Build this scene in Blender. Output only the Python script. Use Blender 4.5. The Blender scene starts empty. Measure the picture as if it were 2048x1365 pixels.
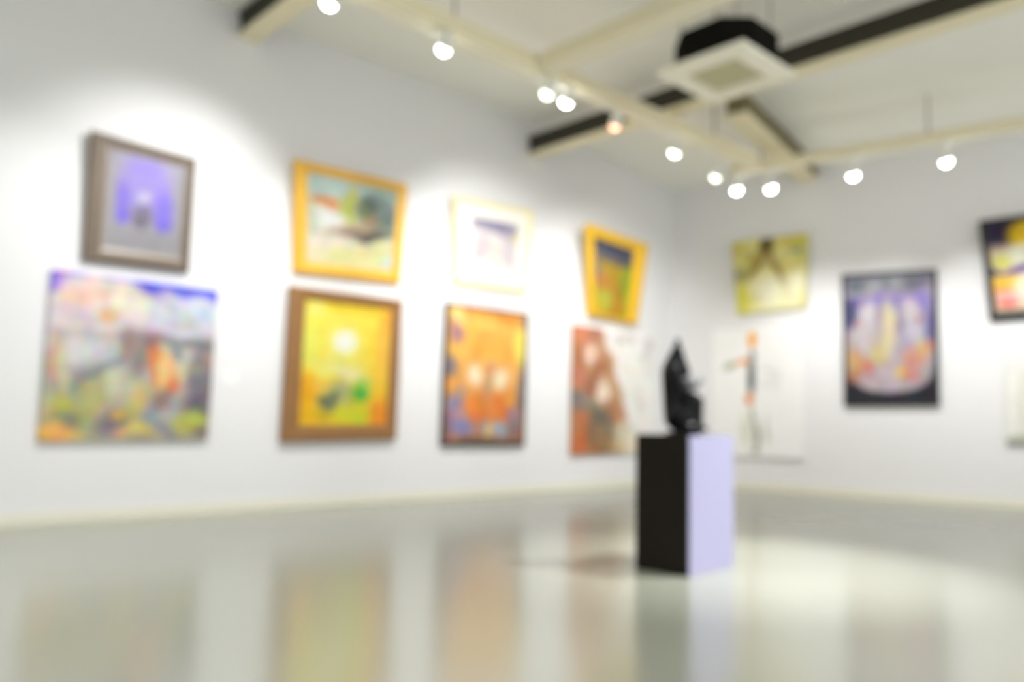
import bpy, bmesh, math
import numpy as np
from mathutils import Vector, Matrix

scn = bpy.context.scene
COL = scn.collection
V = Vector

# ------------------------------------------------------------------ colours
def lin(c):
    return tuple((x / 255 / 12.92) if x / 255 <= 0.04045 else ((x / 255 + 0.055) / 1.055) ** 2.4 for x in c)

def s2l(a):
    a = np.clip(a, 0, 255) / 255.0
    return np.where(a <= 0.04045, a / 12.92, ((a + 0.055) / 1.055) ** 2.4)

# ------------------------------------------------------------------ materials
def material(name, col, rough=0.5, metal=0.0, var=0.06, scale=6.0, bump=0.0, bscale=60.0, coat=0.0, spec=0.5, coat_rough=0.05, stretch=(1, 1, 1)):
    """A Principled material whose colour wanders a little with object-space noise."""
    m = bpy.data.materials.new(name)
    m.use_nodes = True
    nt = m.node_tree
    b = nt.nodes['Principled BSDF']
    b.inputs['Roughness'].default_value = rough
    b.inputs['Metallic'].default_value = metal
    b.inputs['Specular IOR Level'].default_value = spec
    b.inputs['Coat Weight'].default_value = coat
    b.inputs['Coat Roughness'].default_value = coat_rough
    tc = nt.nodes.new('ShaderNodeTexCoord')
    mp = nt.nodes.new('ShaderNodeMapping')
    mp.inputs['Scale'].default_value = stretch
    nt.links.new(tc.outputs['Object'], mp.inputs['Vector'])
    no = nt.nodes.new('ShaderNodeTexNoise')
    no.inputs['Scale'].default_value = scale
    no.inputs['Detail'].default_value = 3
    nt.links.new(mp.outputs['Vector'], no.inputs['Vector'])
    mx = nt.nodes.new('ShaderNodeMix')
    mx.data_type = 'RGBA'
    c = np.array(lin(col))
    mx.inputs[6].default_value = tuple(np.clip(c * (1 - var), 0, 1)) + (1,)
    mx.inputs[7].default_value = tuple(np.clip(c * (1 + var), 0, 1)) + (1,)
    nt.links.new(no.outputs['Fac'], mx.inputs[0])
    nt.links.new(mx.outputs[2], b.inputs['Base Color'])
    if bump > 0:
        n2 = nt.nodes.new('ShaderNodeTexNoise')
        n2.inputs['Scale'].default_value = bscale
        nt.links.new(mp.outputs['Vector'], n2.inputs['Vector'])
        bp = nt.nodes.new('ShaderNodeBump')
        bp.inputs['Strength'].default_value = bump
        bp.inputs['Distance'].default_value = 0.004
        nt.links.new(n2.outputs['Fac'], bp.inputs['Height'])
        nt.links.new(bp.outputs['Normal'], b.inputs['Normal'])
    return m

def glow(name, col, strength):
    m = bpy.data.materials.new(name)
    m.use_nodes = True
    b = m.node_tree.nodes['Principled BSDF']
    b.inputs['Base Color'].default_value = (0.8, 0.8, 0.8, 1)
    b.inputs['Emission Color'].default_value = tuple(lin(col)) + (1,)
    b.inputs['Emission Strength'].default_value = strength
    return m

def paint_material(name):
    """Painted canvas: the picture's own colours sit on the mesh, fine brush strokes come from noise."""
    m = bpy.data.materials.new(name)
    m.use_nodes = True
    nt = m.node_tree
    b = nt.nodes['Principled BSDF']
    b.inputs['Roughness'].default_value = 0.6
    b.inputs['Specular IOR Level'].default_value = 0.25
    at = nt.nodes.new('ShaderNodeAttribute')
    at.attribute_name = 'paint'
    tc = nt.nodes.new('ShaderNodeTexCoord')
    no = nt.nodes.new('ShaderNodeTexNoise')
    no.inputs['Scale'].default_value = 28
    no.inputs['Detail'].default_value = 4
    no.inputs['Distortion'].default_value = 1.2
    nt.links.new(tc.outputs['Object'], no.inputs['Vector'])
    rp = nt.nodes.new('ShaderNodeMapRange')
    rp.inputs['To Min'].default_value = 0.86
    rp.inputs['To Max'].default_value = 1.14
    nt.links.new(no.outputs['Fac'], rp.inputs['Value'])
    mul = nt.nodes.new('ShaderNodeVectorMath')
    mul.operation = 'SCALE'
    nt.links.new(at.outputs['Color'], mul.inputs[0])
    nt.links.new(rp.outputs['Result'], mul.inputs['Scale'])
    nt.links.new(mul.outputs['Vector'], b.inputs['Base Color'])
    bp = nt.nodes.new('ShaderNodeBump')
    bp.inputs['Strength'].default_value = 0.3
    bp.inputs['Distance'].default_value = 0.003
    nt.links.new(no.outputs['Fac'], bp.inputs['Height'])
    nt.links.new(bp.outputs['Normal'], b.inputs['Normal'])
    return m

M = dict(
    wall=material('wall_paint', (234, 234, 236), 0.85, var=0.012, scale=1.2, bump=0.05, bscale=90, spec=0.3),
    ceiling=material('ceiling_paint', (246, 246, 238), 0.9, var=0.02, scale=0.8, spec=0.2),
    cream=material('cream_enamel', (238, 229, 196), 0.5, var=0.03, scale=3),
    web=material('web_shade_dark', (54, 51, 38), 0.7, var=0.12, scale=2),  # shade on the beam webs, put into the colour
    web_light=material('web_shade_olive', (128, 120, 86), 0.7, var=0.1, scale=2),  # lighter web shade for the beam at the far wall
    skirting=material('skirting_cream', (234, 231, 216), 0.5, var=0.02),
    white=material('white_enamel', (236, 236, 228), 0.4, var=0.01),
    ac_white=material('cassette_white', (250, 247, 230), 0.45, var=0.02),
    ac_grille=material('cassette_grille', (216, 212, 178), 0.6, var=0.06),
    ac_black=material('insulation_black', (22, 21, 18), 0.95, var=0.2, scale=10, spec=0.1),
    steel=material('rod_steel', (170, 170, 165), 0.35, metal=0.8),
    black_paint=material('pedestal_black', (35, 32, 27), 0.9, var=0.08, scale=4, spec=0.05),
    lavender=material('pedestal_lavender', (158, 157, 186), 0.6, var=0.015, scale=2, spec=0.2),
    bronze=material('black_bronze', (9, 10, 13), 0.3, var=0.3, scale=14, spec=0.22, bump=0.15, bscale=30),
    lap_highlight=material('lap_highlight_grey', (142, 144, 148), 0.35, metal=0.0, var=0.1, scale=20),
    frame_grey=material('frame_taupe', (112, 98, 84), 0.45, var=0.18, scale=5, stretch=(1, 1, 8), bump=0.2),
    frame_grey_lip=material('frame_taupe_lip', (150, 138, 126), 0.4, var=0.08),
    frame_gold=material('frame_gold', (232, 178, 54), 0.4, var=0.12, scale=8, bump=0.2),
    frame_brown=material('frame_brown', (146, 104, 58), 0.4, var=0.18, scale=5, stretch=(1, 1, 6), bump=0.15),
    frame_cream=material('frame_pale_gold', (240, 228, 176), 0.5, var=0.08),
    frame_yellow=material('frame_yellow', (232, 184, 34), 0.45, var=0.1, scale=6),
    frame_dark=material('frame_dark_wood', (70, 54, 44), 0.5, var=0.15),
    frame_black=material('frame_black', (22, 22, 26), 0.4, var=0.1),
    mat_grey=material('mat_silver', (126, 123, 132), 0.8, var=0.03),
    mat_white=material('mat_white', (240, 236, 226), 0.85, var=0.01),
    canvas_back=material('canvas_edge', (206, 200, 186), 0.8, var=0.05, scale=20),
    card=material('label_card', (246, 246, 244), 0.7, var=0.01),
    ink=material('ink_grey', (150, 150, 150), 0.8, var=0.05),
)

def floor_material():
    m = bpy.data.materials.new('polished_floor')
    m.use_nodes = True
    nt = m.node_tree
    b = nt.nodes['Principled BSDF']
    tc = nt.nodes.new('ShaderNodeTexCoord')
    no = nt.nodes.new('ShaderNodeTexNoise')
    no.inputs['Scale'].default_value = 0.7
    no.inputs['Detail'].default_value = 5
    nt.links.new(tc.outputs['Object'], no.inputs['Vector'])
    mx = nt.nodes.new('ShaderNodeMix')
    mx.data_type = 'RGBA'
    mx.inputs[6].default_value = tuple(lin((149, 152, 138))) + (1,)
    mx.inputs[7].default_value = tuple(lin((159, 162, 149))) + (1,)
    nt.links.new(no.outputs['Fac'], mx.inputs[0])
    nt.links.new(mx.outputs[2], b.inputs['Base Color'])
    b.inputs['Roughness'].default_value = 0.2
    b.inputs['IOR'].default_value = 2.45
    b.inputs['Specular IOR Level'].default_value = 0.6
    return m

# ------------------------------------------------------------------ mesh helpers
def link(name, me, mat, parent=None, loc=None):
    o = bpy.data.objects.new(name, me)
    COL.objects.link(o)
    if mat is not None:
        if isinstance(mat, (list, tuple)):
            for q in mat:
                me.materials.append(q)
        else:
            me.materials.append(mat)
    if parent is not None:
        o.parent = parent
    if loc is not None:
        o.location = loc
    return o

def from_bm(name, bm, mat, parent=None, smooth=False, loc=None):
    bmesh.ops.recalc_face_normals(bm, faces=bm.faces)
    me = bpy.data.meshes.new(name)
    bm.to_mesh(me)
    bm.free()
    if smooth:
        for p in me.polygons:
            p.use_smooth = True
    return link(name, me, mat, parent, loc)

def add_box(bm, c, size, rot=None, bevel=0.0):
    r = bmesh.ops.create_cube(bm, size=1.0)
    vs = r['verts']
    bmesh.ops.scale(bm, vec=size, verts=vs)
    if bevel > 0:
        es = list({e for v in vs for e in v.link_edges})
        g = bmesh.ops.bevel(bm, geom=es, offset=bevel, segments=2, affect='EDGES', profile=0.5)
        vs = list({v for f in g['faces'] for v in f.verts} | {v for v in vs if v.is_valid})
    if rot is not None:
        bmesh.ops.rotate(bm, cent=(0, 0, 0), matrix=rot, verts=vs)
    bmesh.ops.translate(bm, vec=c, verts=vs)
    return vs

def add_tube(bm, a, b, r0, r1=None, seg=16):
    a, b = V(a), V(b)
    r1 = r0 if r1 is None else r1
    d = b - a
    res = bmesh.ops.create_cone(bm, cap_ends=True, cap_tris=False, segments=seg, radius1=r0, radius2=r1, depth=d.length)
    q = d.to_track_quat('Z', 'Y').to_matrix()
    bmesh.ops.rotate(bm, cent=(0, 0, 0), matrix=q, verts=res['verts'])
    bmesh.ops.translate(bm, vec=(a + b) / 2, verts=res['verts'])
    return res['verts']

def add_ball(bm, c, r, scale=(1, 1, 1), rot=None, seg=20):
    res = bmesh.ops.create_uvsphere(bm, u_segments=seg, v_segments=seg // 2, radius=r)
    bmesh.ops.scale(bm, vec=scale, verts=res['verts'])
    if rot is not None:
        bmesh.ops.rotate(bm, cent=(0, 0, 0), matrix=rot, verts=res['verts'])
    bmesh.ops.translate(bm, vec=c, verts=res['verts'])
    return res['verts']

def box_obj(name, c, size, mat, parent=None, rot=None, bevel=0.0):
    bm = bmesh.new()
    add_box(bm, c, size, rot, bevel)
    return from_bm(name, bm, mat, parent)

def tag(o, label, cat, group=None):
    o['label'] = label
    o['category'] = cat
    if group:
        o['group'] = group
    return o

def thing(name, label, cat, loc=(0, 0, 0), group=None):
    o = bpy.data.objects.new(name, None)
    o.empty_display_size = 0.1
    COL.objects.link(o)
    o.location = loc
    return tag(o, label, cat, group)

def struct(o):
    o['kind'] = 'structure'
    return o

# ------------------------------------------------------------------ the room
X0 = -7.927                     # face of the left wall
KY = 11.023                     # corner of the two walls
DEL = 0.2038                    # the far wall is turned by 11.7 degrees
U = V((math.cos(DEL), math.sin(DEL), 0))
NR = V((U.y, -U.x, 0))          # out of the right wall, into the room
CORNER = V((X0, KY, 0))
ROTR = Matrix.Rotation(DEL, 3, 'Z')
CEIL = 5.22
WALL_END = 11.2

def prism(name, pts, z0, z1, mat, parent=None):
    """pts: plan polygon; z0, z1: numbers or one value per corner."""
    bm = bmesh.new()
    n = len(pts)
    lo = z0 if isinstance(z0, (list, tuple)) else [z0] * n
    hi = z1 if isinstance(z1, (list, tuple)) else [z1] * n
    a = [bm.verts.new((p[0], p[1], lo[i])) for i, p in enumerate(pts)]
    b = [bm.verts.new((p[0], p[1], hi[i])) for i, p in enumerate(pts)]
    bm.faces.new(a)
    bm.faces.new(b)
    for i in range(n):
        j = (i + 1) % n
        bm.faces.new((a[i], a[j], b[j], b[i]))
    return from_bm(name, bm, mat, parent)

RE = CORNER + U * WALL_END                       # far end of the right wall
REB = RE - NR * 0.2
struct(prism('floor', [(X0 - 0.2, -6), (RE.x, -6), (RE.x, RE.y + 0.4), (X0 - 0.2, KY + 0.3)], -0.15, 0.0, floor_material()))
struct(prism('wall_left', [(X0 - 0.2, -6), (X0, -6), (X0, KY), (X0 - 0.2, KY + 0.2)], 0.0, CEIL + 0.3, M['wall']))
struct(prism('wall_right', [(X0, KY), (RE.x, RE.y), (REB.x, REB.y), (X0 - 0.2, KY + 0.2)], 0.0, CEIL + 0.3, M['wall']))
struct(prism('wall_rear', [(X0 - 0.2, -6.2), (RE.x, -6.2), (RE.x, -6.0), (X0 - 0.2, -6.0)], 0.0, CEIL + 0.3, M['wall']))
CY = 7.82
struct(prism('ceiling', [(X0, -6), (RE.x, -6), (RE.x, CY), (X0, CY)], CEIL, CEIL + 0.15, M['ceiling']))
zc = 4.92
struct(prism('ceiling', [(X0, CY), (RE.x, CY), (RE.x, RE.y), (X0, KY)], [CEIL, CEIL, zc, zc], [CEIL + 0.15, CEIL + 0.15, zc + 0.15, zc + 0.15], M['ceiling']))
struct(prism('baseboard_left', [(X0, -6), (X0 + 0.015, -6), (X0 + 0.015, KY - 0.02), (X0, KY)], 0.0, 0.1, M['skirting']))
a, b = CORNER + U * 0.02 + NR * 0.015, RE + NR * 0.015
struct(prism('baseboard_right', [(X0, KY), (a.x, a.y), (b.x, b.y), (RE.x, RE.y)], 0.0, 0.1, M['skirting']))

# ceiling beams: two flanges and a recessed web each, shade put into web and top flange colours
def ceiling_beam(name, a, b, width, z0, z1, web=None):
    a, b = V((a[0], a[1], 0)), V((b[0], b[1], 0))
    d = (b - a)
    L = d.length
    ang = math.atan2(d.y, d.x)
    rot = Matrix.Rotation(ang, 3, 'Z')
    c = (a + b) / 2
    root = bpy.data.objects.new(name, None)
    COL.objects.link(root)
    root.location = (c.x, c.y, z0)
    struct(root)
    h = z1 - z0
    box_obj('bottom_flange', (0, 0, 0.0175), (L, width, 0.035), M['cream'], root, rot)
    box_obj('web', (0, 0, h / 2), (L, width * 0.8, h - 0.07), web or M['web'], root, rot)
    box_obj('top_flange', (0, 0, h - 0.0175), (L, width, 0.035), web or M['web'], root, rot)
    return root

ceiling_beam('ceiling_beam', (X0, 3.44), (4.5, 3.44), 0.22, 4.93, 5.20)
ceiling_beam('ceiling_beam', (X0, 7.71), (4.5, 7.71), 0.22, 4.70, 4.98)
da = CORNER + U * 2.26
db = da + NR * 3.22
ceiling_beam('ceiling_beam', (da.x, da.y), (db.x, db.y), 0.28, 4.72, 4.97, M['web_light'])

# ------------------------------------------------------------------ lighting tracks
def track(name, label, a, b, width, height, zb, rods, ceil_at):
    a, b = V(a), V(b)
    d = b - a
    L = d.length
    rot = Matrix.Rotation(math.atan2(d.y, d.x), 3, 'Z')
    c = (a + b) / 2
    root = thing(name, label, 'lighting track', (c.x, c.y, zb), 'lighting tracks under the ceiling')
    bm = bmesh.new()
    add_box(bm, (0, 0, height / 2 + 0.01), (L, width, height), rot, 0.008)
    from_bm('trunking', bm, M['cream'], root)
    box_obj('conductor_rail', (0, 0, 0.006), (L - 0.04, 0.04, 0.012), M['white'], root, rot)
    for s in (-1, 1):
        box_obj('end_cap', rot @ V((s * (L / 2 + 0.006), 0, height / 2 + 0.01)), (0.012, width * 1.04, height * 1.04), M['white'], root, rot, 0.003)
    for t in rods:
        p = a + d * t
        top = ceil_at(p)
        bm = bmesh.new()
        add_tube(bm, (p.x - c.x, p.y - c.y, height), (p.x - c.x, p.y - c.y, top - zb + 0.01), 0.012, seg=10)
        add_tube(bm, (p.x - c.x, p.y - c.y, height), (p.x - c.x, p.y - c.y, height + 0.04), 0.03, seg=12)
        from_bm('hanging_rod', bm, M['steel'], root)
    return root

def ceil_z(p):
    if p.y <= CY:
        return CEIL
    t = (p.x - X0) / (RE.x - X0)
    ye = KY + (RE.y - KY) * t
    return CEIL + (zc - CEIL) * (p.y - CY) / (ye - CY)

ZT = 4.44
TX = -5.53
RN = 1.79
jr = CORNER + U * 2.08 + NR * RN
track('lighting_track', 'long cream lighting track running beside the left wall over the paintings', (TX, -2.0, 0), (TX, jr.y - 0.17, 0), 0.21, 0.15, ZT, (0.2, 0.55, 0.92), ceil_z)
ta = CORNER + U * 1.72 + NR * RN
tb = CORNER + U * 8.2 + NR * RN
track('lighting_track', 'cream lighting track along the far wall that hangs on a thin rod', (ta.x, ta.y, 0), (tb.x, tb.y, 0), 0.15, 0.12, ZT, (0.06, 0.375, 0.8), ceil_z)
track('lighting_track', 'broad cream branch track crossing from the long track in front of the cassette air conditioner', (TX + 0.14, 5.43, 0), (2.5, 5.43, 0), 0.24, 0.15, ZT, (0.3, 0.7), ceil_z)

# ------------------------------------------------------------------ track spotlights
HEADS = []
def spotlight(label, foot, head, aim, bulb_mat, energy, cone=84, blend=1.0, light_col=(1.0, 0.99, 0.975)):
    """foot: point under the rail, head: centre of the glass, aim: point the lamp looks at."""
    foot, head, aim = V(foot), V(head), V(aim)
    ax = (aim - head).normalized()
    root = thing('track_spotlight', label, 'spotlight', foot, 'track spotlights')
    def L(p):
        return V(p) - foot
    back = head - ax * 0.17
    bm = bmesh.new()
    add_box(bm, (0, 0, -0.02), (0.06, 0.16, 0.04), None, 0.006)
    from_bm('track_adapter', bm, M['white'], root)
    bm = bmesh.new()
    mid = head - ax * 0.09
    knee = V((mid.x, mid.y, max(foot.z - 0.05, mid.z + 0.03)))
    add_tube(bm, (0, 0, -0.03), L(knee) if (knee - foot).length > 0.05 else (0, 0, -0.06), 0.011, seg=10)
    add_tube(bm, L(knee), L(mid), 0.011, seg=10)
    from_bm('arm', bm, M['white'], root, True)
    bm = bmesh.new()
    add_tube(bm, L(back), L(head - ax * 0.11), 0.034, 0.05, 24)
    add_tube(bm, L(head - ax * 0.11), L(head - ax * 0.012), 0.05, 0.057, 24)
    can = from_bm('lamp_housing', bm, M['white'], root, False)
    bm = bmesh.new()
    add_ball(bm, L(head), 0.052, seg=24)
    from_bm('bulb', bm, bulb_mat, can, True)
    if energy > 0:
        ld = bpy.data.lights.new('spot_beam', 'SPOT')
        ld.energy = energy
        ld.spot_size = math.radians(cone)
        ld.spot_blend = blend
        ld.shadow_soft_size = 0.04
        ld.color = light_col
        lo = bpy.data.objects.new('spot_beam', ld)
        COL.objects.link(lo)
        lo.parent = root
        lo.location = L(head + ax * 0.06)
        lo.rotation_euler = ax.to_track_quat('-Z', 'Y').to_euler()
    return root

B_HI = glow('bulb_bright', (255, 255, 248), 11)
B_MD = glow('bulb_medium', (250, 255, 240), 5.6)
B_LO = glow('bulb_dim', (245, 248, 225), 2.8)
B_OR = glow('bulb_warm', (255, 180, 140), 1.9)
ZF = ZT
EN = 71
def lw(y, z):
    return (X0, y, z)
def rw(s, z):
    p = CORNER + U * s
    return (p.x, p.y, z)
def rt(s, z, dn=0.0):
    p = CORNER + U * s + NR * (RN + dn)
    return (p.x, p.y, z)
MAIN = [
    ('white track spotlight cut by the top edge of the photo, nearest on the long track', 3.03, 4.26, 0.0, (2.75, 2.55), B_HI, 1.5, 78),
    ('white track spotlight alone on the long track, above the gold framed landscape', 4.18, 4.27, 0.0, (4.6, 1.8), B_MD, 0.95, 76),
    ('dimmer white track spotlight, just left of the brightest one by the track junction', 5.50, 4.26, 0.0, (5.9, 1.8), B_LO, 0.8),
    ('brightest white track spotlight, below the junction with the branch track', 5.78, 4.26, 0.0, (6.9, 2.45), B_HI, 1.25),
    ('dim warm orange track spotlight in front of the shaded web of the middle beam', 6.556, 4.22, 0.0, (8.2, 2.0), B_OR, 0.35),
    ('white track spotlight alone between the orange lamp and the corner cluster', 7.663, 4.195, 0.0, (9.2, 2.15), B_MD, 1.15),
    ('faint white track spotlight, leftmost lamp of the cluster near the corner', 8.535, 4.096, 0.0, (10.0, 1.6), B_LO, 0.35),
]
for lab, y, z, dx, (ay, az), bm_, k, *cn in MAIN:
    spotlight(lab, (TX, y - 0.02, ZF), (-5.47 + dx, y, z), lw(ay, az), bm_, EN * k, *cn)
RIGHT = [
    ('white track spotlight under the meeting point of long track and far wall track', 1.80, 4.20, (1.8, 1.6), B_HI, 0.4),
    ('white track spotlight on the far track just right of the corner junction', 2.266, 4.152, (2.6, 1.8), B_HI, 0.7),
    ('white track spotlight on the far track, above the dark bordered painting', 3.305, 4.163, (3.4, 1.8), B_HI, 0.7),
    ('white track spotlight farthest right in view on the far track', 4.346, 4.166, (4.7, 1.9), B_HI, 0.8),
]
for lab, s, z, (as_, az), bm_, k in RIGHT:
    spotlight(lab, rt(s, ZF), rt(s, z, 0.11), rw(as_, az), bm_, EN * k, 68)
# lamps beyond the frame on the tracks; floor washers and the short track are added for light
spotlight('white track spotlight on the long track before the first beam', (TX, 1.3, ZF), (TX, 1.32, 4.26), lw(1.2, 2.1), B_HI, EN * 0.45, 60)
spotlight('white track spotlight on the far track past the tilted black frame', rt(5.5, ZF), rt(5.5, 4.16), rw(5.9, 2.2), B_HI, EN)
track('lighting_track', 'added cream lighting track out of view past the branch track, holding the pedestal lamp', (-2.25, 6.25, 0), (2.6, 6.25, 0), 0.15, 0.12, 4.52, (0.2, 0.8), ceil_z)  # unseen track, added to hold the pedestal lamp
spotlight('white track spotlight over the floor behind the pedestal, turned on the sculpture', (-1.85, 6.25, 4.52), (-1.9, 6.22, 4.32), (-3.05, 5.25, 0.0), B_HI, 500, 48)
spotlight('added unseen fill spotlight at mid branch track brightening the open floor', (-0.7, 5.43, ZF), (-0.75, 5.35, 4.22), (-1.6, 2.6, 0.0), B_HI, 150, 100)  # added fill lamp, lifts the floor and the bounce to the ceiling
spotlight('added unseen fill spotlight at the far end of the branch track brightening the floor', (1.2, 5.43, ZF), (1.2, 5.48, 4.22), (0.4, 6.0, 0.0), B_HI, 130, 100)  # added fill lamp for the floor, out of view
spotlight('added unseen fill spotlight on the long track brightening the near floor', (TX, -0.6, ZF), (-5.45, -0.6, 4.26), (-5.0, 1.6, 0.0), B_HI, 190, 100)  # added fill lamp for the near floor and lower left wall

# ------------------------------------------------------------------ cassette air conditioner
ac = thing('ceiling_air_conditioner', 'square white cassette air conditioner with black body under the ceiling', 'air conditioner', (-4.03, 6.46, 4.30))
AS = 0.93
bm = bmesh.new()
g = 0.27
for sx, sy, w, d in ((0, 1, AS, AS / 2 - g), (0, -1, AS, AS / 2 - g), (1, 0, AS / 2 - g, 2 * g), (-1, 0, AS / 2 - g, 2 * g)):
    add_box(bm, (sx * (g + (AS / 2 - g) / 2), sy * (g + (AS / 2 - g) / 2), 0.025), (w, d, 0.05))
panel = from_bm('panel', bm, M['ac_white'], ac)
bm = bmesh.new()
add_box(bm, (0, 0, 0.035), (2 * g, 2 * g, 0.02))
for i in range(13):
    add_box(bm, (0, -g + 0.03 + i * (2 * g - 0.06) / 12, 0.018), (2 * g - 0.02, 0.016, 0.02))
from_bm('intake_grille', bm, M['ac_grille'], panel)
for q in range(4):
    r = Matrix.Rotation(q * math.pi / 2, 3, 'Z')
    box_obj('air_flap', r @ V((0, g + 0.09, -0.004)), (0.56, 0.07, 0.012), M['ac_white'], panel, r @ Matrix.Rotation(0.12, 3, 'X'), 0.003)
bm = bmesh.new()
oc = [(0.43, 0.22), (0.22, 0.43), (-0.22, 0.43), (-0.43, 0.22), (-0.43, -0.22), (-0.22, -0.43), (0.22, -0.43), (0.43, -0.22)]
lo_ = [bm.verts.new((x, y, 0.055)) for x, y in oc]
hi_ = [bm.verts.new((x, y, 0.34)) for x, y in oc]
tp_ = [bm.verts.new((x * 0.95, y * 0.95, 0.37)) for x, y in oc]
bm.faces.new(lo_)
bm.faces.new(tp_)
for k in range(8):
    m_ = (k + 1) % 8
    bm.faces.new((lo_[k], lo_[m_], hi_[m_], hi_[k]))
    bm.faces.new((hi_[k], hi_[m_], tp_[m_], tp_[k]))
from_bm('body', bm, M['ac_black'], ac)
for sx in (-1, 1):
    for sy in (-1, 1):
        bm = bmesh.new()
        add_tube(bm, (sx * 0.30, sy * 0.30, 0.36), (sx * 0.30, sy * 0.30, CEIL - 4.30), 0.008, seg=8)
        from_bm('hanging_rod', bm, M['steel'], ac)

# ------------------------------------------------------------------ pedestal and sculpture
PA = math.atan2(0.043, 0.415)
PROT = Matrix.Rotation(PA, 3, 'Z')
PL, PN, PRR = V((-3.491, 4.444, 0)), V((-3.076, 4.487, 0)), V((-3.140, 5.119, 0))
PC = (PL + PRR) / 2
PW, PD, PH = 0.417, 0.635, 0.915
ped = thing('pedestal', 'tall box pedestal with black front and lavender side, under the sculpture', 'pedestal', (PC.x, PC.y, 0))
bm = bmesh.new()
add_box(bm, (-0.006, 0, PH / 2), (PW - 0.012, PD, PH), None, 0.004)
bmesh.ops.rotate(bm, cent=(0, 0, 0), matrix=PROT, verts=bm.verts)
from_bm('body', bm, M['black_paint'], ped)
bm = bmesh.new()
add_box(bm, (PW / 2 - 0.006, 0, PH / 2), (0.012, PD, PH), None, 0.002)
bmesh.ops.rotate(bm, cent=(0, 0, 0), matrix=PROT, verts=bm.verts)
o = from_bm('side_panel', bm, M['lavender'], ped)
o['label'] = 'lavender painted side'

CAMYAW = 0.8212108
SROT = Matrix.Rotation(CAMYAW, 3, 'Z')         # the figure faces along the picture's right-hand direction
SC = V((-3.335, 4.765, PH))
st = thing('sculpture', 'black bronze sculpture of a hooded seated figure on the pedestal', 'sculpture', SC)
bm = bmesh.new()
def E_(c, r, sc, ry=0.0, rx=0.0):
    add_ball(bm, c, r, sc, Matrix.Rotation(ry, 3, 'Y') @ Matrix.Rotation(rx, 3, 'X'), 24)
def T_(a, b, r0, r1):
    add_tube(bm, a, b, r0, r1, 20)
    add_ball(bm, a, r0, seg=16)
    add_ball(bm, b, r1, seg=16)
# x: towards the knees, y: sideways, z: up
E_((-0.030, 0, 0.555), 0.030, (0.95, 0.85, 1.2), -0.15)        # head under the hood
T_((-0.032, 0, 0.590), (-0.030, 0, 0.618), 0.024, 0.019)        # peak of the hood
E_((-0.004, 0, 0.558), 0.011, (1.1, 0.8, 1.6))                   # face and nose
E_((0.004, 0, 0.555), 0.006, (1.2, 0.8, 1.5))
T_((-0.036, 0, 0.56), (-0.070, 0, 0.44), 0.032, 0.058)          # hood falling on the neck
T_((-0.022, 0, 0.55), (0.018, 0, 0.41), 0.026, 0.036)            # veil over the chest
E_((-0.068, 0, 0.42), 0.068, (0.95, 1.35, 0.9))                 # shoulders
E_((-0.085, 0, 0.425), 0.050, (1.0, 1.2, 0.8))
T_((-0.065, 0, 0.40), (-0.045, 0, 0.16), 0.072, 0.078)          # back and torso
E_((-0.035, 0, 0.12), 0.086, (1.0, 1.25, 1.1))                  # hips
for s in (-1, 1):
    T_((-0.070, s * 0.085, 0.42), (-0.020, s * 0.098, 0.27), 0.034, 0.028)   # upper arms
    T_((-0.020, s * 0.098, 0.27), (0.075, s * 0.055, 0.255), 0.026, 0.020)   # forearms
    T_((-0.02, s * 0.045, 0.17), (0.090, s * 0.050, 0.225), 0.058, 0.042)    # thighs
    T_((0.090, s * 0.050, 0.225), (0.092, s * 0.046, 0.06), 0.042, 0.034)    # shins under the robe
    T_((0.090, s * 0.045, 0.05), (0.140, s * 0.050, 0.042), 0.028, 0.018)    # feet
E_((0.015, 0, 0.11), 0.085, (1.1, 1.2, 0.95))                    # robe between the legs
E_((0.015, 0, 0.055), 0.10, (1.05, 1.1, 0.42))                   # hem spreading on the base
bmesh.ops.scale(bm, vec=(1.08, 1.05, 1.075), verts=bm.verts)
bmesh.ops.rotate(bm, cent=(0, 0, 0), matrix=SROT, verts=bm.verts)
sb = from_bm('figure', bm, M['bronze'], st, True)
rm = sb.modifiers.new('merge', 'REMESH')
rm.mode = 'VOXEL'
rm.voxel_size = 0.0065
rm.use_smooth_shade = True
sm = sb.modifiers.new('soften', 'SMOOTH')
sm.iterations = 4
sm.factor = 0.5
bm = bmesh.new()
add_ball(bm, (0.055, -0.055, 0.335), 0.052, (1.1, 1.2, 0.95), None, 28)
add_ball(bm, (0.095, -0.075, 0.358), 0.030, (1, 1, 1.05), None, 20)
add_ball(bm, (0.050, 0.030, 0.325), 0.042, (1, 1.3, 0.8), None, 20)
bmesh.ops.scale(bm, vec=(1.08, 1.05, 1.075), verts=bm.verts)
bmesh.ops.rotate(bm, cent=(0, 0, 0), matrix=SROT, verts=bm.verts)
o = from_bm('lap_highlight_form', bm, M['lap_highlight'], st, True)  # grey colour stands in for the bright highlight on the glossy lap
o['label'] = 'rounded form on the lap, highlight put into its pale grey'
bm = bmesh.new()
add_box(bm, (0.010, 0, 0.012), (0.215, 0.20, 0.024), None, 0.006)
bmesh.ops.rotate(bm, cent=(0, 0, 0), matrix=SROT, verts=bm.verts)
from_bm('base', bm, M['bronze'], st)

# ------------------------------------------------------------------ pictures
class Wall:
    def __init__(self, o, r, n):
        self.o, self.r, self.n = V(o), V(r), V(n)
    def p(self, s, z, d):
        return self.o + self.r * s + self.n * d + V((0, 0, z))

LW = Wall((X0, 0, 0), (0, 1, 0), (1, 0, 0))
RW = Wall(CORNER, U, NR)

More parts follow.
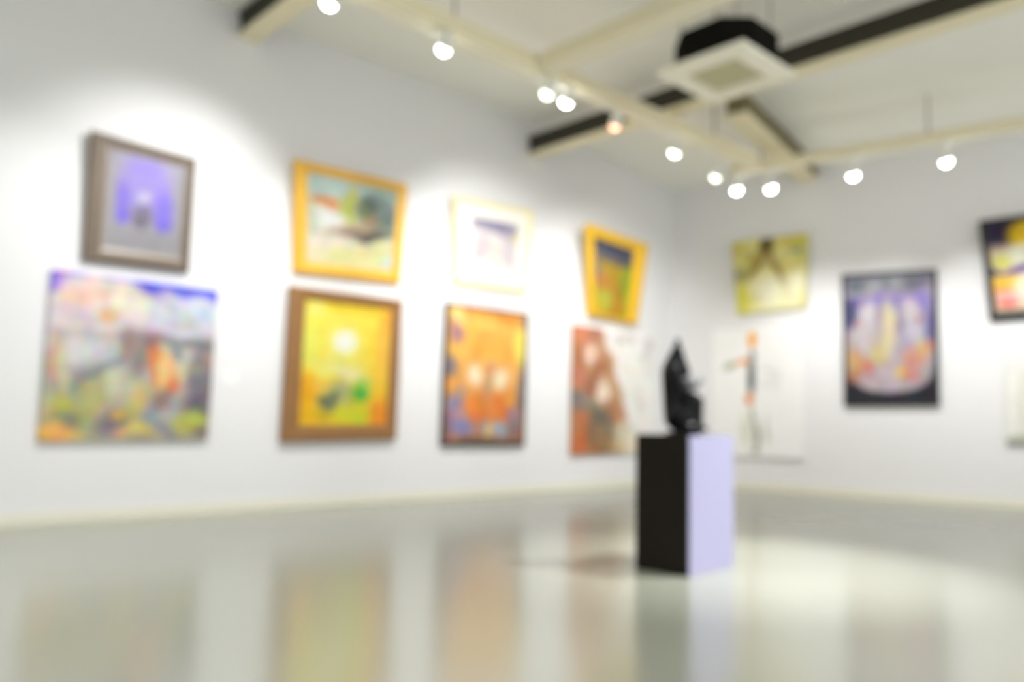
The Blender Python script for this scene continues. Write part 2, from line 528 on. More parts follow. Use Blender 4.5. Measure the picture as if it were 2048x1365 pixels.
def value_noise(n, cells, seed):
    r = np.random.RandomState(seed)
    g = r.rand(cells + 2, cells + 2)
    t = np.linspace(0, cells, n)
    i = np.minimum(t.astype(int), cells - 1)
    f = t - i
    f = f * f * (3 - 2 * f)
    a = g[np.ix_(i, i)]; b = g[np.ix_(i, i + 1)]; c = g[np.ix_(i + 1, i)]; d = g[np.ix_(i + 1, i + 1)]
    fx, fy = f[None, :], f[:, None]
    return (a * (1 - fx) + b * fx) * (1 - fy) + (c * (1 - fx) + d * fx) * fy

def paint(base, strokes, seed, n=80, warp=0.03, speck=14):
    """strokes: (u, v, ru, rv, angle, colour, opacity, softness) brushed one over the other; u to the right, v down."""
    vv, uu = np.mgrid[0:n, 0:n] / (n - 1.0)
    uw = uu + warp * (value_noise(n, 9, seed) - 0.5) * 2
    vw = vv + warp * (value_noise(n, 9, seed + 1) - 0.5) * 2
    if callable(base):
        img = base(uw, vw)
    else:
        img = np.ones((n, n, 3)) * np.array(base, float)
    for u, v, ru, rv, ang, c, op, soft in strokes:
        ca, sa = math.cos(math.radians(ang)), math.sin(math.radians(ang))
        du, dv = uw - u, vw - v
        x, y = (du * ca + dv * sa) / ru, (-du * sa + dv * ca) / rv
        r = np.sqrt(x * x + y * y)
        al = op * np.clip((1 + soft - r) / (2 * soft), 0, 1)
        al = al * al * (3 - 2 * al) / max(op, 1e-6) if op < 1e-6 else op * (lambda t: t * t * (3 - 2 * t))(al / op)
        img = img * (1 - al[..., None]) + np.array(c, float) * al[..., None]
    for k in range(3):
        img[..., k] += speck * (value_noise(n, 26, seed + 5 + k) - 0.5) * 1.2 + speck * (value_noise(n, 13, seed + 9) - 0.5)
    return img

def soften(img, k, c=(255, 250, 240)):  # mixes a pale veil of glare into the picture colours
    return img * (1 - k) + np.array(c, float) * k

def quad_pt(q, u, v):
    (a, b, c, d) = q
    x = (a[0] * (1 - u) + b[0] * u) * (1 - v) + (d[0] * (1 - u) + c[0] * u) * v
    z = (a[1] * (1 - u) + b[1] * u) * (1 - v) + (d[1] * (1 - u) + c[1] * u) * v
    return x, z

class Picture:
    """A picture whose front lies on a plane leaning out from the wall: d = d0 + t (z - zb)."""
    def __init__(self, name, label, wall, quad, lean, group=None, cat='painting'):
        self.w, self.q, (self.zb, self.d0, self.t) = wall, quad, lean
        s = (quad[2][0] + quad[3][0]) / 2
        self.loc = wall.p(s, min(quad[2][1], quad[3][1]), 0.0)
        self.root = thing(name, label, cat, self.loc, group)
    def P(self, s, z, e):
        d = self.d0 + self.t * (z - self.zb) + e
        return self.w.p(s, z, max(d, 0.004)) - self.loc
    def inset(self, l, t, r, b):
        q = self.q
        w = ((q[1][0] - q[0][0]) + (q[2][0] - q[3][0])) / 2
        h = ((q[0][1] - q[3][1]) + (q[1][1] - q[2][1])) / 2
        return [quad_pt(q, l / w, t / h), quad_pt(q, 1 - r / w, t / h), quad_pt(q, 1 - r / w, 1 - b / h), quad_pt(q, l / w, 1 - b / h)]
    def ring(self, name, ins, prof, mat, parent=None, start=(0, 0, 0, 0), labels=None):
        """moulding between two inset outlines; prof: (fraction across, height)."""
        bm = bmesh.new()
        loops = []
        for f, e in prof:
            i = [start[k] + (ins[k] - start[k]) * f for k in range(4)]
            loops.append([bm.verts.new(self.P(s, z, e)) for s, z in self.inset(*i)])
        n = len(loops)
        for a in range(n):
            la, lb = loops[a], loops[(a + 1) % n]
            for k in range(4):
                m_ = (k + 1) % 4
                bm.faces.new((la[k], la[m_], lb[m_], lb[k]))
        return from_bm(name, bm, mat, parent or self.root)
    def sheet(self, name, q, img, e, mat, thick=0.0, parent=None, gain=1.0):
        """picture surface as a fine grid carrying its own colours, with turned edges when it has thickness."""
        n = img.shape[0]
        me = bpy.data.meshes.new(name)
        vs, fs = [], []
        for j in range(n):
            for i in range(n):
                s, z = quad_pt(q, i / (n - 1), j / (n - 1))
                vs.append(self.P(s, z, e))
        for j in range(n - 1):
            for i in range(n - 1):
                a = j * n + i
                fs.append((a, a + n, a + n + 1, a + 1))
        nf = len(fs)
        back = []
        if thick > 0:
            edge = [i for i in range(n)] + [j * n + n - 1 for j in range(1, n)] + [(n - 1) * n + i for i in range(n - 2, -1, -1)] + [j * n for j in range(n - 2, 0, -1)]
            b0 = len(vs)
            for a in edge:
                j, i = divmod(a, n)
                s, z = quad_pt(q, i / (n - 1), j / (n - 1))
                vs.append(self.P(s, z, e - thick))
                back.append(a)
            m = len(edge)
            for k in range(m):
                fs.append((edge[k], edge[(k + 1) % m], b0 + (k + 1) % m, b0 + k))
            fs.append(tuple(b0 + k for k in range(m - 1, -1, -1)))
        me.from_pydata([tuple(v) for v in vs], [], fs)
        at = me.attributes.new('paint', 'FLOAT_COLOR', 'POINT')
        c = np.clip(s2l(img.reshape(-1, 3)) * gain, 0, 0.92)
        if back:
            c = np.vstack([c, c[back]])
        c = np.hstack([c, np.ones((len(c), 1))]).astype(np.float32)
        at.data.foreach_set('color', c.ravel())
        me.update()
        o = link(name, me, mat, parent or self.root)
        # make the picture face the room
        nrm = me.polygons[0].normal
        if nrm.dot(self.w.n) < 0:
            me.flip_normals()
        for p in me.polygons[:nf]:
            p.use_smooth = True
        return o
    def board(self, name, ins, e0, e1, mat, parent=None):
        """flat board between two heights (mount, backing)."""
        bm = bmesh.new()
        q = self.inset(*ins)
        a = [bm.verts.new(self.P(s, z, e0)) for s, z in q]
        b = [bm.verts.new(self.P(s, z, e1)) for s, z in q]
        bm.faces.new(a)
        bm.faces.new(b)
        for k in range(4):
            m_ = (k + 1) % 4
            bm.faces.new((a[k], a[m_], b[m_], b[k]))
        return from_bm(name, bm, mat, parent or self.root)

def wires(pic, n=2):
    for f in (0.3, 0.7):
        s, z = quad_pt(pic.q, f, 0.12)
        bm = bmesh.new()
        a = pic.P(s, z, -0.04)
        b = pic.w.p(s, z + 0.10, 0.004) - pic.loc
        add_tube(bm, a, b, 0.003, seg=6)
        from_bm('hanging_wire', bm, M['steel'], pic.root)

PM = paint_material('oil_paint')
G = 0.74     # paint is a little darker than the wall around it

# --- big square unframed canvas (low, far left)
p = Picture('canvas_picture', 'large square unframed canvas of pale domes under a violet sky, below the taupe frame', LW,
            [(1.778, 2.217), (3.265, 2.218), (3.248, 0.725), (1.767, 0.714)], (0.714, 0.05, 0.0), 'unframed canvases')
def base_big(u, v):
    img = np.zeros(u.shape + (3,))
    top = np.array([196, 178, 226.]); mid = np.array([196, 190, 186.]); low = np.array([182, 172, 138.])
    t = np.clip(v / 0.45, 0, 1)[..., None]
    t2 = np.clip((v - 0.45) / 0.5, 0, 1)[..., None]
    return (top * (1 - t) + mid * t) * (1 - t2) + low * t2
img = paint(base_big, [
    (.50, .00, .70, .05, 4, (96, 84, 226), .95, .4), (.80, .025, .30, .045, 3, (66, 72, 232), .9, .4), (.03, .01, .07, .04, 0, (176, 52, 150), .9, .5),
    (.02, .07, .05, .06, 0, (120, 100, 240), .9, .5),
    (.27, .19, .30, .175, -4, (238, 220, 222), .95, .25), (.14, .15, .12, .06, -30, (245, 208, 190), .7, .6), (.25, .13, .14, .03, -25, (240, 192, 168), .7, .7),
    (.44, .12, .10, .09, 10, (242, 234, 206), .8, .6), (.33, .23, .05, .06, 30, (248, 176, 120), .85, .6), (.12, .24, .10, .03, 10, (204, 190, 206), .7, .7),
    (.30, .29, .16, .03, 5, (214, 200, 202), .7, .7),
    (.78, .20, .25, .15, 4, (212, 218, 238), .95, .25), (.70, .14, .08, .03, 40, (180, 184, 214), .6, .8), (.85, .22, .08, .03, 60, (188, 186, 206), .6, .8),
    (.78, .27, .14, .03, -5, (196, 190, 204), .6, .8), (.93, .18, .05, .09, 0, (196, 208, 236), .7, .6), (.62, .22, .05, .06, 0, (222, 224, 232), .7, .6),
    (.72, .37, .28, .035, 3, (128, 116, 118), .6, .7), (.85, .38, .2, .03, 0, (112, 104, 108), .6, .7), (.20, .36, .18, .03, 6, (160, 150, 152), .6, .7),
    (.20, .46, .17, .11, 20, (218, 216, 214), .95, .5), (.34, .48, .12, .09, 10, (204, 204, 210), .9, .6), (.31, .585, .16, .024, -35, (120, 128, 146), .9, .6),
    (.20, .64, .06, .10, 35, (130, 140, 140), .8, .6), (.08, .52, .05, .16, 0, (214, 204, 160), .8, .6), (.04, .52, .025, .16, 4, (206, 142, 130), .7, .6),
    (.33, .66, .14, .05, -30, (196, 194, 140), .85, .6), (.24, .80, .07, .14, 18, (184, 182, 108), .85, .6), (.43, .64, .07, .07, 0, (204, 206, 176), .8, .6),
    (.09, .82, .07, .10, -10, (190, 186, 82), .9, .6), (.15, .89, .10, .05, 20, (128, 134, 110), .7, .7), (.07, .96, .12, .05, 4, (250, 172, 74), .95, .5), (.19, .97, .07, .03, 0, (236, 190, 96), .8, .6),
    (.45, .42, .05, .10, 0, (138, 96, 96), .8, .6), (.53, .48, .05, .14, 0, (118, 106, 108), .9, .6), (.595, .47, .028, .13, -8, (222, 104, 66), .9, .6),
    (.59, .37, .05, .05, 0, (112, 92, 100), .8, .6),
    (.69, .57, .085, .12, -12, (252, 176, 98), .95, .5), (.67, .56, .045, .08, 0, (255, 214, 140), .9, .6), (.75, .65, .035, .06, 0, (238, 116, 66), .8, .6), (.63, .53, .02, .16, -6, (240, 134, 74), .7, .6),
    (.70, .75, .05, .07, 20, (134, 100, 96), .8, .7), (.82, .48, .08, .08, 0, (204, 204, 184), .85, .6), (.74, .44, .05, .03, 40, (110, 120, 150), .8, .6), (.83, .56, .04, .05, 0, (214, 206, 150), .7, .6),
    (.93, .60, .09, .22, 0, (112, 106, 122), .9, .5), (.97, .50, .03, .08, 0, (206, 128, 110), .5, .6), (.90, .55, .03, .03, 20, (180, 176, 120), .6, .6),
    (.92, .78, .10, .08, 0, (92, 88, 104), .8, .6), (.90, .89, .10, .06, -8, (192, 194, 70), .95, .6), (.82, .88, .07, .05, 10, (176, 182, 70), .8, .6), (.96, .95, .06, .05, 0, (96, 92, 96), .8, .6),
    (.42, .87, .10, .08, 0, (92, 88, 118), .85, .6), (.44, .83, .055, .035, 0, (240, 186, 86), .95, .6), (.40, .95, .08, .03, 0, (120, 116, 128), .7, .6),
    (.53, .78, .05, .10, 14, (206, 186, 90), .8, .6), (.64, .86, .07, .07, 0, (136, 156, 176), .9, .6), (.55, .94, .10, .04, 0, (226, 196, 82), .85, .6), (.73, .93, .06, .05, 30, (118, 126, 146), .8, .6),
    (.77, .80, .03, .08, 10, (150, 160, 176), .7, .6), (.48, .97, .04, .03, 0, (236, 150, 90), .7, .6)], 3, 96, 0.03, 26)
p.sheet('canvas', p.inset(0, 0, 0, 0), soften(img, .12), 0.0, PM, 0.045, gain=G * 1.12)

# --- taupe frame, blue-violet picture (high, far left)
p = Picture('framed_picture', 'taupe framed blue violet picture with a pale round painted highlight, highest at far left', LW,
            [(1.983, 3.53), (2.944, 3.493), (2.961, 2.362), (2.009, 2.341)], (2.341, 0.06, 0.0497), 'framed paintings on the left wall')
fr_ = p.ring('frame', (.135, .085, .075, .10), [(0, -0.055), (0, 0.0), (.12, .012), (.45, .018), (.6, .004), (.9, .0), (1, -.02), (1, -.05)], M['frame_grey'])
p.ring('inner_lip', (.17, .11, .095, .145), [(0, -0.045), (0, -.006), (1, -.022), (1, -.045)], M['frame_grey_lip'], fr_, (.132, .082, .072, .097))
img = paint((186, 183, 194), [
    (.5, .10, .5, .10, 0, (192, 184, 222), .8, .7), (.10, .5, .10, .5, 0, (176, 174, 180), .7, .6), (.92, .5, .08, .5, 0, (172, 170, 178), .7, .6),
    (.49, .30, .33, .27, 0, (176, 158, 246), .95, .4), (.48, .10, .22, .06, 0, (166, 146, 250), .7, .7), (.22, .52, .10, .20, 0, (150, 132, 250), .95, .45), (.75, .54, .12, .22, 0, (148, 130, 250), .95, .45),
    (.23, .66, .09, .07, 0, (136, 116, 252), .9, .5), (.75, .70, .10, .07, 0, (134, 114, 252), .9, .5),
    (.5, .92, .8, .16, 0, (170, 168, 174), .9, .5), (.48, .62, .13, .11, 0, (134, 126, 156), .9, .5), (.44, .69, .08, .06, 0, (122, 116, 130), .8, .6),
    (.49, .42, .10, .075, 0, (206, 198, 240), 1., .3), (.49, .42, .05, .04, 0, (216, 210, 246), .9, .5)], 21, 64, 0.02, 6)  # the pale disc is a highlight put into the paint
p.sheet('artwork', p.inset(.165, .105, .09, .14), soften(img, .06, (230, 226, 236)), -0.030, PM, gain=G * .9)
p.board('backing', (.02, .02, .02, .02), -0.058, -0.046, M['canvas_back'])
wires(p)

# --- gold frame landscape (high)
p = Picture('framed_picture', 'gold framed landscape with a red roofed hut beside dark trees, above the yellow sunset', LW,
            [(3.984, 3.738), (5.463, 3.775), (5.472, 2.58), (4.087, 2.523)], (2.523, 0.06, 0.0777), 'framed paintings on the left wall')
p.ring('frame', (.155, .10, .125, .135), [(0, -0.055), (0, 0.0), (.15, .016), (.4, .02), (.65, .006), (.9, .0), (1, -.02), (1, -.05)], M['frame_gold'])
p.board('backing', (.03, .03, .03, .03), -0.057, -0.046, M['canvas_back'])
img = paint((222, 222, 190), [
    (.25, .10, .40, .13, 4, (206, 226, 226), .95, .5), (.8, .08, .3, .10, 4, (176, 200, 196), .9, .5), (.08, .2, .1, .1, 0, (190, 214, 206), .8, .6),
    (.46, .30, .09, .20, 4, (196, 206, 96), .95, .5), (.50, .14, .06, .10, 0, (206, 204, 90), .7, .6),
    (.76, .32, .22, .20, 0, (112, 122, 112), .95, .4), (.66, .24, .07, .09, 0, (70, 92, 92), .8, .6), (.88, .25, .08, .12, 0, (130, 150, 150), .7, .6), (.93, .42, .07, .12, 0, (92, 112, 110), .8, .6),
    (.70, .42, .09, .07, -20, (166, 138, 92), .9, .6), (.62, .30, .04, .09, 0, (120, 130, 84), .7, .6),
    (.20, .29, .15, .045, 8, (238, 128, 54), 1., .4), (.10, .33, .05, .03, 0, (236, 160, 70), .8, .6), (.24, .50, .17, .14, 0, (255, 255, 250), 1., .4), (.24, .36, .12, .03, 6, (250, 190, 150), .7, .6),
    (.06, .5, .05, .15, 0, (200, 212, 196), .8, .6),
    (.50, .56, .30, .06, -10, (186, 150, 126), .8, .6), (.72, .62, .16, .06, -6, (74, 64, 66), .95, .5), (.60, .60, .12, .04, 8, (120, 100, 92), .8, .6), (.42, .64, .12, .035, 0, (152, 120, 128), .7, .6), (.88, .56, .10, .05, 0, (92, 92, 90), .7, .6),
    (.22, .76, .24, .09, -4, (246, 232, 222), .95, .6), (.50, .88, .40, .09, 0, (240, 238, 160), .9, .6), (.12, .92, .12, .06, 0, (246, 236, 200), .8, .6),
    (.84, .76, .14, .10, 0, (226, 224, 162), .9, .6), (.95, .88, .05, .08, 0, (206, 226, 226), .8, .6), (.66, .77, .10, .06, 20, (226, 206, 150), .7, .6), (.62, .86, .05, .04, 0, (240, 180, 120), .5, .6)], 41, 80, 0.03, 18)
p.sheet('canvas', p.inset(.15, .095, .12, .13), soften(img, .04), -0.026, PM, gain=G)
wires(p)

# --- brown frame, yellow sun (low)
p = Picture('framed_picture', 'brown framed yellow sunset with a white sun and green bush, below the gold frame', LW,
            [(4.039, 2.371), (5.499, 2.381), (5.491, 0.723), (4.03, 0.699)], (0.699, 0.07, 0.0119), 'framed paintings on the left wall')
p.ring('frame', (.20, .125, .145, .175), [(0, -0.065), (0, 0.0), (.12, .014), (.35, .022), (.6, .008), (.9, .002), (1, -.02), (1, -.05)], M['frame_brown'])
p.board('backing', (.03, .03, .03, .03), -0.066, -0.048, M['canvas_back'])
def base_sun(u, v):
    a = np.array([255, 238, 92.]); b = np.array([252, 196, 40.])
    t = np.clip((v - .1) / .9 * .6 + (u - .3) * .35, 0, 1)[..., None]
    return a * (1 - t) + b * t
img = paint(base_sun, [
    (.5, .02, .6, .05, 0, (250, 206, 40), .8, .6), (.12, .08, .10, .07, 0, (255, 246, 130), .9, .6), (.93, .3, .09, .4, 0, (248, 188, 76), .8, .6), (.95, .10, .08, .07, 0, (252, 180, 60), .8, .6),
    (.08, .38, .10, .18, 0, (236, 244, 110), .7, .6), (.45, .33, .22, .17, 0, (255, 248, 120), .9, .6), (.46, .32, .135, .105, 0, (255, 255, 236), 1., .35), (.30, .55, .20, .06, 0, (244, 242, 128), .8, .6),
    (.45, .50, .30, .06, 0, (244, 238, 130), .7, .6), (.55, .58, .22, .05, 6, (246, 240, 176), .9, .6), (.08, .74, .12, .15, 0, (250, 180, 28), .95, .6), (.22, .68, .08, .06, 0, (250, 196, 90), .8, .6),
    (.45, .70, .14, .07, 0, (176, 182, 140), .9, .6), (.42, .80, .15, .07, 0, (150, 158, 118), .85, .6), (.29, .82, .09, .06, 0, (112, 122, 92), .95, .6), (.48, .80, .05, .05, 0, (206, 210, 130), .8, .6), (.36, .75, .04, .03, 0, (96, 112, 100), .7, .6),
    (.67, .73, .10, .085, 0, (112, 196, 70), 1., .5), (.69, .76, .055, .045, 0, (70, 170, 70), .9, .6), (.72, .64, .08, .05, 0, (176, 214, 90), .8, .6),
    (.60, .91, .22, .07, 0, (214, 226, 52), .95, .6), (.90, .90, .12, .12, 0, (250, 150, 48), .95, .6), (.88, .72, .10, .07, 0, (252, 196, 60), .8, .6), (.12, .93, .12, .06, 0, (240, 180, 20), .8, .6), (.3, .93, .1, .05, 0, (206, 180, 40), .8, .6)], 61, 80, 0.025, 12)
p.sheet('canvas', p.inset(.19, .115, .135, .165), img, -0.026, PM, gain=G * 1.1)
wires(p)

# --- pale gold frame, faint drawing (high)
p = Picture('framed_picture', 'thin pale gold framed faint lilac drawing on wide white mount, above the orange canvas', LW,
            [(6.186, 3.802), (7.603, 3.879), (7.583, 2.722), (6.302, 2.692)], (2.692, 0.05, 0.0818), 'framed paintings on the left wall')
p.ring('frame', (.07, .055, .075, .06), [(0, -0.045), (0, 0.0), (.3, .012), (.7, .008), (1, -.006), (1, -.035)], M['frame_cream'])
p.ring('mount', (.30, .22, .24, .26), [(0, -0.035), (0, -.014), (1, -.014), (1, -.035)], M['mat_white'], None, (.065, .05, .07, .055))
img = paint((246, 240, 238), [
    (.5, .10, .6, .13, 5, (150, 146, 176), .95, .4), (.75, .24, .25, .08, 6, (160, 152, 178), .85, .5), (.3, .22, .3, .06, 4, (206, 196, 208), .7, .6), (.25, .55, .16, .18, 0, (236, 204, 212), .8, .6),
    (.8, .5, .12, .3, 0, (226, 214, 226), .8, .6), (.95, .3, .08, .12, 0, (240, 226, 150), .8, .6), (.55, .6, .12, .15, 0, (244, 232, 214), .8, .6), (.15, .75, .1, .06, 0, (220, 190, 200), .7, .6), (.88, .8, .1, .1, 0, (226, 206, 216), .7, .6), (.5, .92, .5, .1, 0, (250, 246, 240), .9, .6)], 81, 56, 0.03, 8)
p.sheet('artwork', p.inset(.295, .215, .235, .255), img, -0.018, PM, gain=G)
p.board('backing', (.02, .02, .02, .02), -0.046, -0.032, M['canvas_back'])
wires(p)

# --- orange canvas with two glowing rounds (low)
p = Picture('framed_picture', 'thin dark edged orange picture with two glowing pale rounds, third in the low row', LW,
            [(6.19, 2.441), (7.632, 2.449), (7.608, 0.632), (6.181, 0.642)], (0.632, 0.05, 0.0), 'framed paintings on the left wall')
p.ring('frame', (.045, .03, .045, .05), [(0, -0.045), (0, 0.004), (.5, .008), (1, .004), (1, -.03)], M['frame_dark'])
p.board('backing', (.02, .02, .02, .02), -0.046, -0.03, M['canvas_back'])
def base_or(u, v):
    a = np.array([246, 176, 66.]); b = np.array([206, 120, 70.])
    t = np.clip((v - .35) / .6, 0, 1)[..., None]
    return a * (1 - t) + b * t
img = paint(base_or, [
    (.55, .02, .6, .03, 2, (232, 132, 42), .9, .6), (.10, .07, .09, .07, 0, (255, 220, 132), .95, .6), (.45, .12, .30, .04, 3, (255, 210, 100), .7, .7), (.93, .27, .075, .17, 0, (246, 228, 90), .95, .5),
    (.09, .20, .08, .08, 0, (148, 108, 140), .9, .6), (.05, .14, .04, .05, 0, (190, 120, 110), .7, .6), (.04, .45, .07, .10, 0, (116, 110, 128), .95, .6), (.15, .33, .10, .05, 0, (250, 190, 80), .7, .6), (.06, .58, .06, .04, 0, (250, 160, 50), .9, .6),
    (.97, .06, .05, .05, 0, (146, 110, 90), .8, .6), (.97, .60, .06, .22, 0, (104, 98, 104), .95, .5), (.5, .25, .22, .08, 0, (240, 168, 58), .7, .7),
    (.33, .50, .17, .11, 0, (250, 176, 100), .9, .6), (.69, .52, .17, .11, 0, (250, 176, 100), .9, .6), (.34, .50, .085, .065, 0, (255, 238, 200), 1., .5), (.69, .52, .085, .065, 0, (255, 238, 200), 1., .5),
    (.52, .60, .045, .09, 0, (168, 152, 132), .85, .6), (.55, .45, .05, .05, 0, (222, 150, 120), .8, .6), (.52, .7, .04, .04, 0, (206, 160, 120), .7, .6),
    (.34, .71, .16, .08, -12, (240, 126, 40), .95, .6), (.70, .73, .17, .09, 12, (236, 118, 44), .95, .6), (.48, .80, .20, .06, 0, (228, 116, 46), .9, .6), (.80, .68, .06, .05, 0, (250, 160, 60), .8, .6),
    (.10, .72, .09, .07, 0, (126, 128, 180), .95, .6), (.16, .63, .06, .05, 0, (170, 140, 130), .8, .6), (.09, .82, .09, .06, 0, (150, 108, 140), .95, .6), (.22, .88, .14, .06, 0, (120, 126, 190), .95, .6), (.18, .80, .06, .03, 0, (180, 130, 150), .8, .6),
    (.68, .90, .11, .05, 0, (146, 176, 206), .95, .6), (.48, .88, .06, .05, 0, (130, 140, 190), .8, .6), (.54, .92, .05, .06, 0, (226, 200, 120), .85, .6), (.88, .88, .10, .08, 0, (112, 102, 120), .9, .6), (.86, .78, .06, .06, 0, (150, 130, 160), .8, .6),
    (.5, .99, .6, .035, 0, (96, 76, 70), .95, .5), (.03, .90, .04, .10, 0, (96, 80, 110), .8, .6)], 101, 88, 0.025, 20)
p.sheet('canvas', p.inset(.043, .028, .043, .048), soften(img, .12), -0.002, PM, gain=G * 1.15)
wires(p)

# --- yellow deep frame leaning from the wall (high)
p = Picture('framed_picture', 'thick yellow framed small picture leaning far out, highest beside the corner', LW,
            [(8.538, 3.846), (9.972, 3.77), (9.981, 2.52), (8.867, 2.56)], (2.52, 0.1, 0.1701), 'framed paintings on the left wall')
p.ring('frame', (.15, .145, .26, .05), [(0, -0.095), (0, 0.0), (.10, .012), (.35, .014), (.8, -.02), (1, -.035), (1, -.09)], M['frame_yellow'])
p.board('backing', (.04, .04, .04, .04), -0.097, -0.08, M['canvas_back'])
def base_y(u, v):
    a = np.array([92, 92, 112.]); b = np.array([196, 160, 52.])
    t = np.clip((v - .16) / .16, 0, 1)[..., None]
    return a * (1 - t) + b * t
img = paint(base_y, [
    (.5, .03, .6, .06, 0, (72, 74, 96), .8, .6), (.35, .20, .3, .05, 10, (120, 116, 130), .7, .6), (.8, .22, .2, .06, 6, (96, 96, 112), .8, .6), (.06, .40, .10, .20, 0, (150, 136, 140), .9, .6),
    (.55, .38, .3, .10, 0, (196, 166, 50), .8, .6), (.30, .52, .14, .12, 0, (214, 150, 74), .85, .6), (.20, .58, .10, .08, 0, (216, 126, 70), .9, .6), (.88, .48, .10, .22, 0, (150, 196, 54), .95, .6), (.82, .60, .06, .12, 0, (120, 150, 60), .8, .6),
    (.95, .70, .08, .15, 0, (196, 206, 50), .8, .6), (.30, .78, .28, .14, 0, (208, 206, 76), .95, .6), (.45, .72, .1, .06, 0, (190, 200, 90), .8, .6), (.66, .80, .11, .18, 20, (226, 150, 40), .95, .6), (.55, .60, .10, .10, 30, (206, 150, 46), .8, .6), (.12, .92, .16, .07, 0, (236, 200, 50), .8, .6), (.85, .93, .14, .06, 0, (206, 190, 40), .8, .6)], 121, 64, 0.03, 16)
p.sheet('canvas', p.inset(.14, .135, .25, .04), img, -0.045, PM, gain=G * .95)
wires(p)

# --- brown and white canvas (low, beside the corner, partly behind the sculpture)
p = Picture('canvas_picture', 'unframed canvas half rust brown and half white, behind the sculpture', LW,
            [(8.561, 2.386), (10.50, 2.396), (10.47, 0.517), (8.55, 0.497)], (0.497, 0.05, 0.0), 'unframed canvases')
def base_bw(u, v):
    a = np.array([182, 124, 80.]); b = np.array([250, 248, 244.])
    e = .30 + .32 * np.clip(v / .62, 0, 1) + .02 * np.sin(v * 30)
    t = np.clip((u - e + .05) / .10, 0, 1)[..., None]
    return a * (1 - t) + b * t
img = paint(base_bw, [
    (.10, .05, .12, .08, 0, (206, 124, 86), .8, .9), (.24, .05, .06, .06, 0, (150, 100, 84), .8, .6), (.32, .12, .03, .14, -14, (196, 140, 110), .8, .6), (.20, .22, .08, .10, -16, (236, 206, 186), .95, .5), (.28, .34, .05, .07, -10, (150, 84, 56), .8, .6), (.08, .22, .05, .10, 0, (170, 92, 62), .8, .6),
    (.07, .40, .06, .10, 0, (196, 116, 96), .8, .6), (.35, .50, .09, .10, -16, (244, 226, 212), .95, .5), (.22, .45, .06, .08, -18, (146, 86, 60), .8, .6), (.47, .52, .035, .10, -14, (214, 168, 140), .8, .6), (.08, .58, .09, .08, 0, (112, 108, 110), .9, .6), (.20, .60, .09, .06, 20, (150, 140, 128), .8, .6),
    (.30, .72, .16, .10, 10, (104, 98, 84), .95, .6), (.10, .75, .08, .08, 0, (190, 106, 70), .9, .6), (.09, .90, .09, .09, 0, (202, 100, 48), .95, .6), (.22, .85, .07, .08, 0, (120, 84, 62), .9, .6), (.36, .92, .16, .08, 0, (142, 106, 68), .95, .6), (.42, .82, .06, .07, 0, (120, 116, 98), .8, .6), (.28, .97, .05, .03, 0, (170, 90, 40), .8, .6),
    (.60, .06, .14, .035, 6, (214, 208, 208), .8, .7), (.52, .10, .025, .08, 0, (176, 168, 170), .7, .7), (.90, .14, .045, .10, 10, (206, 202, 208), .8, .6), (.80, .58, .08, .10, 0, (226, 222, 218), .8, .7), (.70, .35, .05, .14, 0, (248, 244, 236), .8, .6), (.58, .30, .03, .12, -6, (234, 224, 206), .6, .7),
    (.62, .82, .14, .06, 0, (214, 206, 182), .9, .6), (.74, .93, .24, .07, 0, (232, 222, 192), .95, .6), (.58, .94, .06, .05, 0, (206, 176, 130), .8, .6)], 141, 88, 0.03, 16)
p.sheet('canvas', p.inset(0, 0, 0, 0), soften(img, .08), 0.0, PM, 0.045, gain=.92)

# --- yellow-green canvas (far wall, high)
p = Picture('canvas_picture', 'unframed yellow green canvas with a brown forked shape, above the white figure canvas', RW,
            [(1.095, 3.89), (2.269, 3.899), (2.2, 2.787), (1.147, 2.725)], (2.725, 0.05, 0.0588), 'unframed canvases')
img = paint((230, 222, 138), [
    (.05, .12, .08, .12, 0, (214, 204, 96), .9, .6), (.84, .08, .20, .10, 0, (212, 202, 84), .95, .6), (.70, .20, .10, .10, 0, (226, 220, 150), .8, .6), (.86, .20, .10, .035, -4, (146, 158, 146), .9, .6), (.94, .30, .06, .10, 0, (206, 206, 110), .8, .6),
    (.25, .22, .14, .12, 0, (206, 200, 130), .8, .6), (.08, .44, .08, .10, 30, (166, 170, 120), .9, .6), (.20, .50, .12, .05, -40, (170, 160, 96), .8, .6),
    (.48, .72, .26, .24, 0, (250, 246, 216), .95, .5), (.46, .14, .10, .14, 0, (112, 92, 50), 1., .5), (.46, .05, .08, .05, 0, (86, 76, 40), .9, .6), (.34, .34, .055, .20, 42, (150, 126, 62), .95, .5), (.28, .26, .04, .12, 50, (176, 152, 60), .7, .6),
    (.60, .42, .045, .24, -28, (158, 138, 84), .95, .5), (.70, .62, .05, .16, -26, (196, 182, 130), .85, .6), (.80, .84, .05, .14, -22, (226, 214, 176), .85, .6), (.46, .34, .05, .10, 0, (206, 196, 140), .7, .6),
    (.08, .80, .10, .20, 0, (228, 222, 84), .95, .6), (.22, .90, .08, .10, 0, (240, 234, 150), .8, .6), (.30, .78, .04, .05, 0, (190, 180, 140), .6, .6), (.86, .68, .15, .2, 0, (254, 250, 216), .95, .6), (.6, .94, .3, .06, 0, (252, 248, 214), .8, .6)], 161, 72, 0.03, 14)
p.sheet('canvas', p.inset(0, 0, 0, 0), img, 0.0, PM, 0.04, gain=.95)
wires(p)

